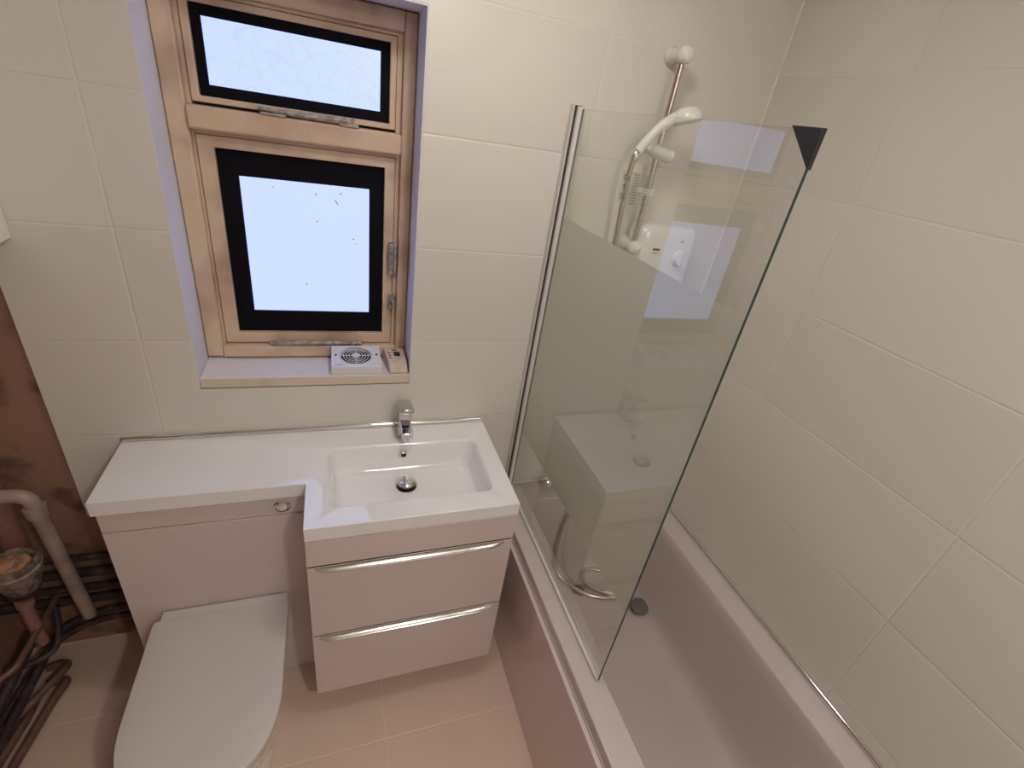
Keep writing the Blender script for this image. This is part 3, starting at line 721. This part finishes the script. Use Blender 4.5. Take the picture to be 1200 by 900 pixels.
# ------------------------------------------------------------------ wall cabinet at the left edge
WC = thing('wall_cabinet', 'white wall cabinet just inside the left edge, above the bare plaster', 'wall cabinet', (-1.15, -.15, 1.45))
bm = B(); box(bm, XL+.002, -.966, -.380, -.0015, 1.462, 2.10); obj('carcass', bm, m_room, WC, bevel=.002)  # unseen depth drawn forward to keep ceiling bounce off the left corner
bm = B(); box(bm, XL+.002, -.966, -.398, -.3815, 1.460, 2.10); d_ = obj('door', bm, m_room, WC, bevel=.002)
bm = B(); lathe(bm, [(.006, 0), (.006, .012), (.011, .018), (0, .022)], (-1.02, -.398, 1.52), (0, -1, 0), 16); obj('knob', bm, m_chrome, d_, smooth=True)

# ------------------------------------------------------------------ old pipework on the left
def pipe(label, pts, r, m, bend=.03, group=None, sleeve=None, n=14):
    bm = B(); P = bend_path(pts, bend); tube(bm, P, r, n)
    o = obj('pipe', bm, m, smooth=True); tag(o, label, 'pipe', group)
    if sleeve:
        for (p, q) in sleeve:
            bm = B(); tube(bm, [p, q], r*1.35, n); s = obj('pipe_joint', bm, m, o, smooth=True)
    return o
XB = -.871
pipe('dirty white waste pipe with an elbow, leaning in the left corner', [(XL+.001, -.088, .785), (-1.083, -.088, .775), (-1.062, -.088, .252)], .019, m_wastepipe, .035, None, [((-1.0815, -.088, .735), (-1.080, -.088, .70))])
pipe('topmost sooty pipe running along the back wall beside the cistern cabinet', [(XL+.001, -.03, .462), (XB, -.03, .452)], .012, m_darkpipe)
pipe('second sooty pipe down on the back wall beside the cistern cabinet', [(XL+.001, -.03, .395), (XB, -.03, .385)], .017, m_darkpipe, sleeve=[((-.98, -.03, .3885), (-.93, -.03, .387))])
pipe('third sooty pipe down on the back wall, behind foot of the white waste pipe', [(XL+.001, -.03, .325), (XB, -.03, .315)], .014, m_darkpipe)
pipe('fourth sooty pipe down on the back wall beside the cistern cabinet', [(XL+.001, -.03, .268), (XB, -.03, .262)], .017, m_darkpipe)
pipe('lower sooty pipe on the back wall, curving forward near the floor', [(XB, -.035, .205), (-1.06, -.035, .205), (-1.175, -.055, .17), (-1.195, -.20, .13), (-1.21, -.75, .12)], .013, m_darkpipe, .08, sleeve=[((-.96, -.035, .205), (-.92, -.035, .205))])
pipe('lowest sooty pipe on the back wall, just above the floor tiles', [(XB, -.035, .16), (-1.09, -.035, .16), (-1.20, -.07, .12), (-1.25, -.25, .08), (-1.27, -.75, .07)], .012, m_darkpipe, .08)
pipe('copper pipe with a hooked end, on top of pair running forward', [(-1.20, -.13, .075), (-1.135, -.125, .085), (-1.155, -.19, .095), (-1.235, -.34, .095), (-1.27, -.75, .10)], .012, m_copper, .04)
pipe('copper pipe nearest the floor tiles, running forward along the left', [(-1.20, -.16, .035), (-1.14, -.155, .04), (-1.158, -.22, .045), (-1.185, -.42, .045), (-1.20, -.85, .045)], .013, m_copper, .04)
pipe('second copper pipe from the floor tiles, running forward along the left', [(-1.21, -.20, .040), (-1.205, -.26, .045), (-1.225, -.42, .05), (-1.24, -.85, .05)], .013, m_copper, .04)
pipe('slim brown pipe slanting down across the front of the rusty tangle', [(-1.15, -.012, .31), (-1.16, -.28, .305), (-1.20, -.31, .30), (XL+.001, -.36, .30)], .009, m_copper, .05)
pipe('short dark bent pipe dropping behind the slim slanting pipe', [(-1.155, -.064, .29), (-1.145, -.095, .235), (-1.14, -.155, .19), (-1.19, -.19, .19), (-1.25, -.20, .20)], .010, m_darkpipe, .05)
pipe('stubby pink painted pipe dropping below the broken clay collar', [(-1.158, -.150, .458), (-1.162, -.150, .40), (-1.164, -.15, .235)], .016, m_pinkpipe, sleeve=[((-1.158, -.150, .44), (-1.1595, -.150, .415))])
pipe('reddish pipe at the left edge, below the clay collar', [(-1.285, -.17, .50), (-1.283, -.185, .22), (-1.283, -.19, .12)], .018, m_pinkpipe)
pipe('pink painted pipe rising up the plaster behind the clay collar', [(-1.195, -.032, .49), (-1.195, -.032, 1.44)], .030, m_pinkpipe)
pipe('dark pipe leading forward beneath the clay collar', [(-1.19, -.10, .26), (-1.20, -.28, .22), (-1.23, -.42, .18), (-1.25, -.75, .16)], .016, m_darkpipe, .05)
# broken soil collar
SC_ = thing('soil_pipe_collar', 'broken clay soil pipe collar with crumbly mortar, beside the white waste pipe', 'soil pipe', (-1.14, -.15, .3))
bm = B(); c0 = (-1.14, -.155, 0)
def crumb(bm, prof, amp, n=26):
    lathe(bm, prof, c0, (0, .0, 1), n)
    for v in bm.verts:
        v.co += Vector((random.uniform(-amp, amp), random.uniform(-amp, amp), random.uniform(-amp, amp)))
crumb(bm, [(.040, .50), (.047, .53), (.055, .56), (.058, .59), (.050, .602), (.043, .597), (.041, .585), (0, .584)], .003)
obj('collar', bm, m_mortar, SC_, smooth=True)
bm = B(); lathe(bm, [(.039, .583), (.036, .593), (.02, .596), (0, .597)], c0, n=20)
for v in bm.verts: v.co += Vector((random.uniform(-.003, .003), random.uniform(-.003, .003), random.uniform(-.003, .003)))
obj('clay_fill', bm, m_orange, SC_, smooth=True)
bm = B(); tube(bm, [(c0[0]+.056*math.cos(t*2*PI/30), c0[1]+.056*math.sin(t*2*PI/30), .577) for t in range(31)], .0045, 8, False); obj('clamp_ring', bm, m_oldmetal, SC_, smooth=True)
bm = B(); tube(bm, [(c0[0], c0[1], .505), (c0[0]-.006, c0[1], .48), (c0[0]-.014, c0[1]+.004, .462)], [.040, .036, .024], 18); obj('spigot', bm, m_darkpipe, SC_, smooth=True)
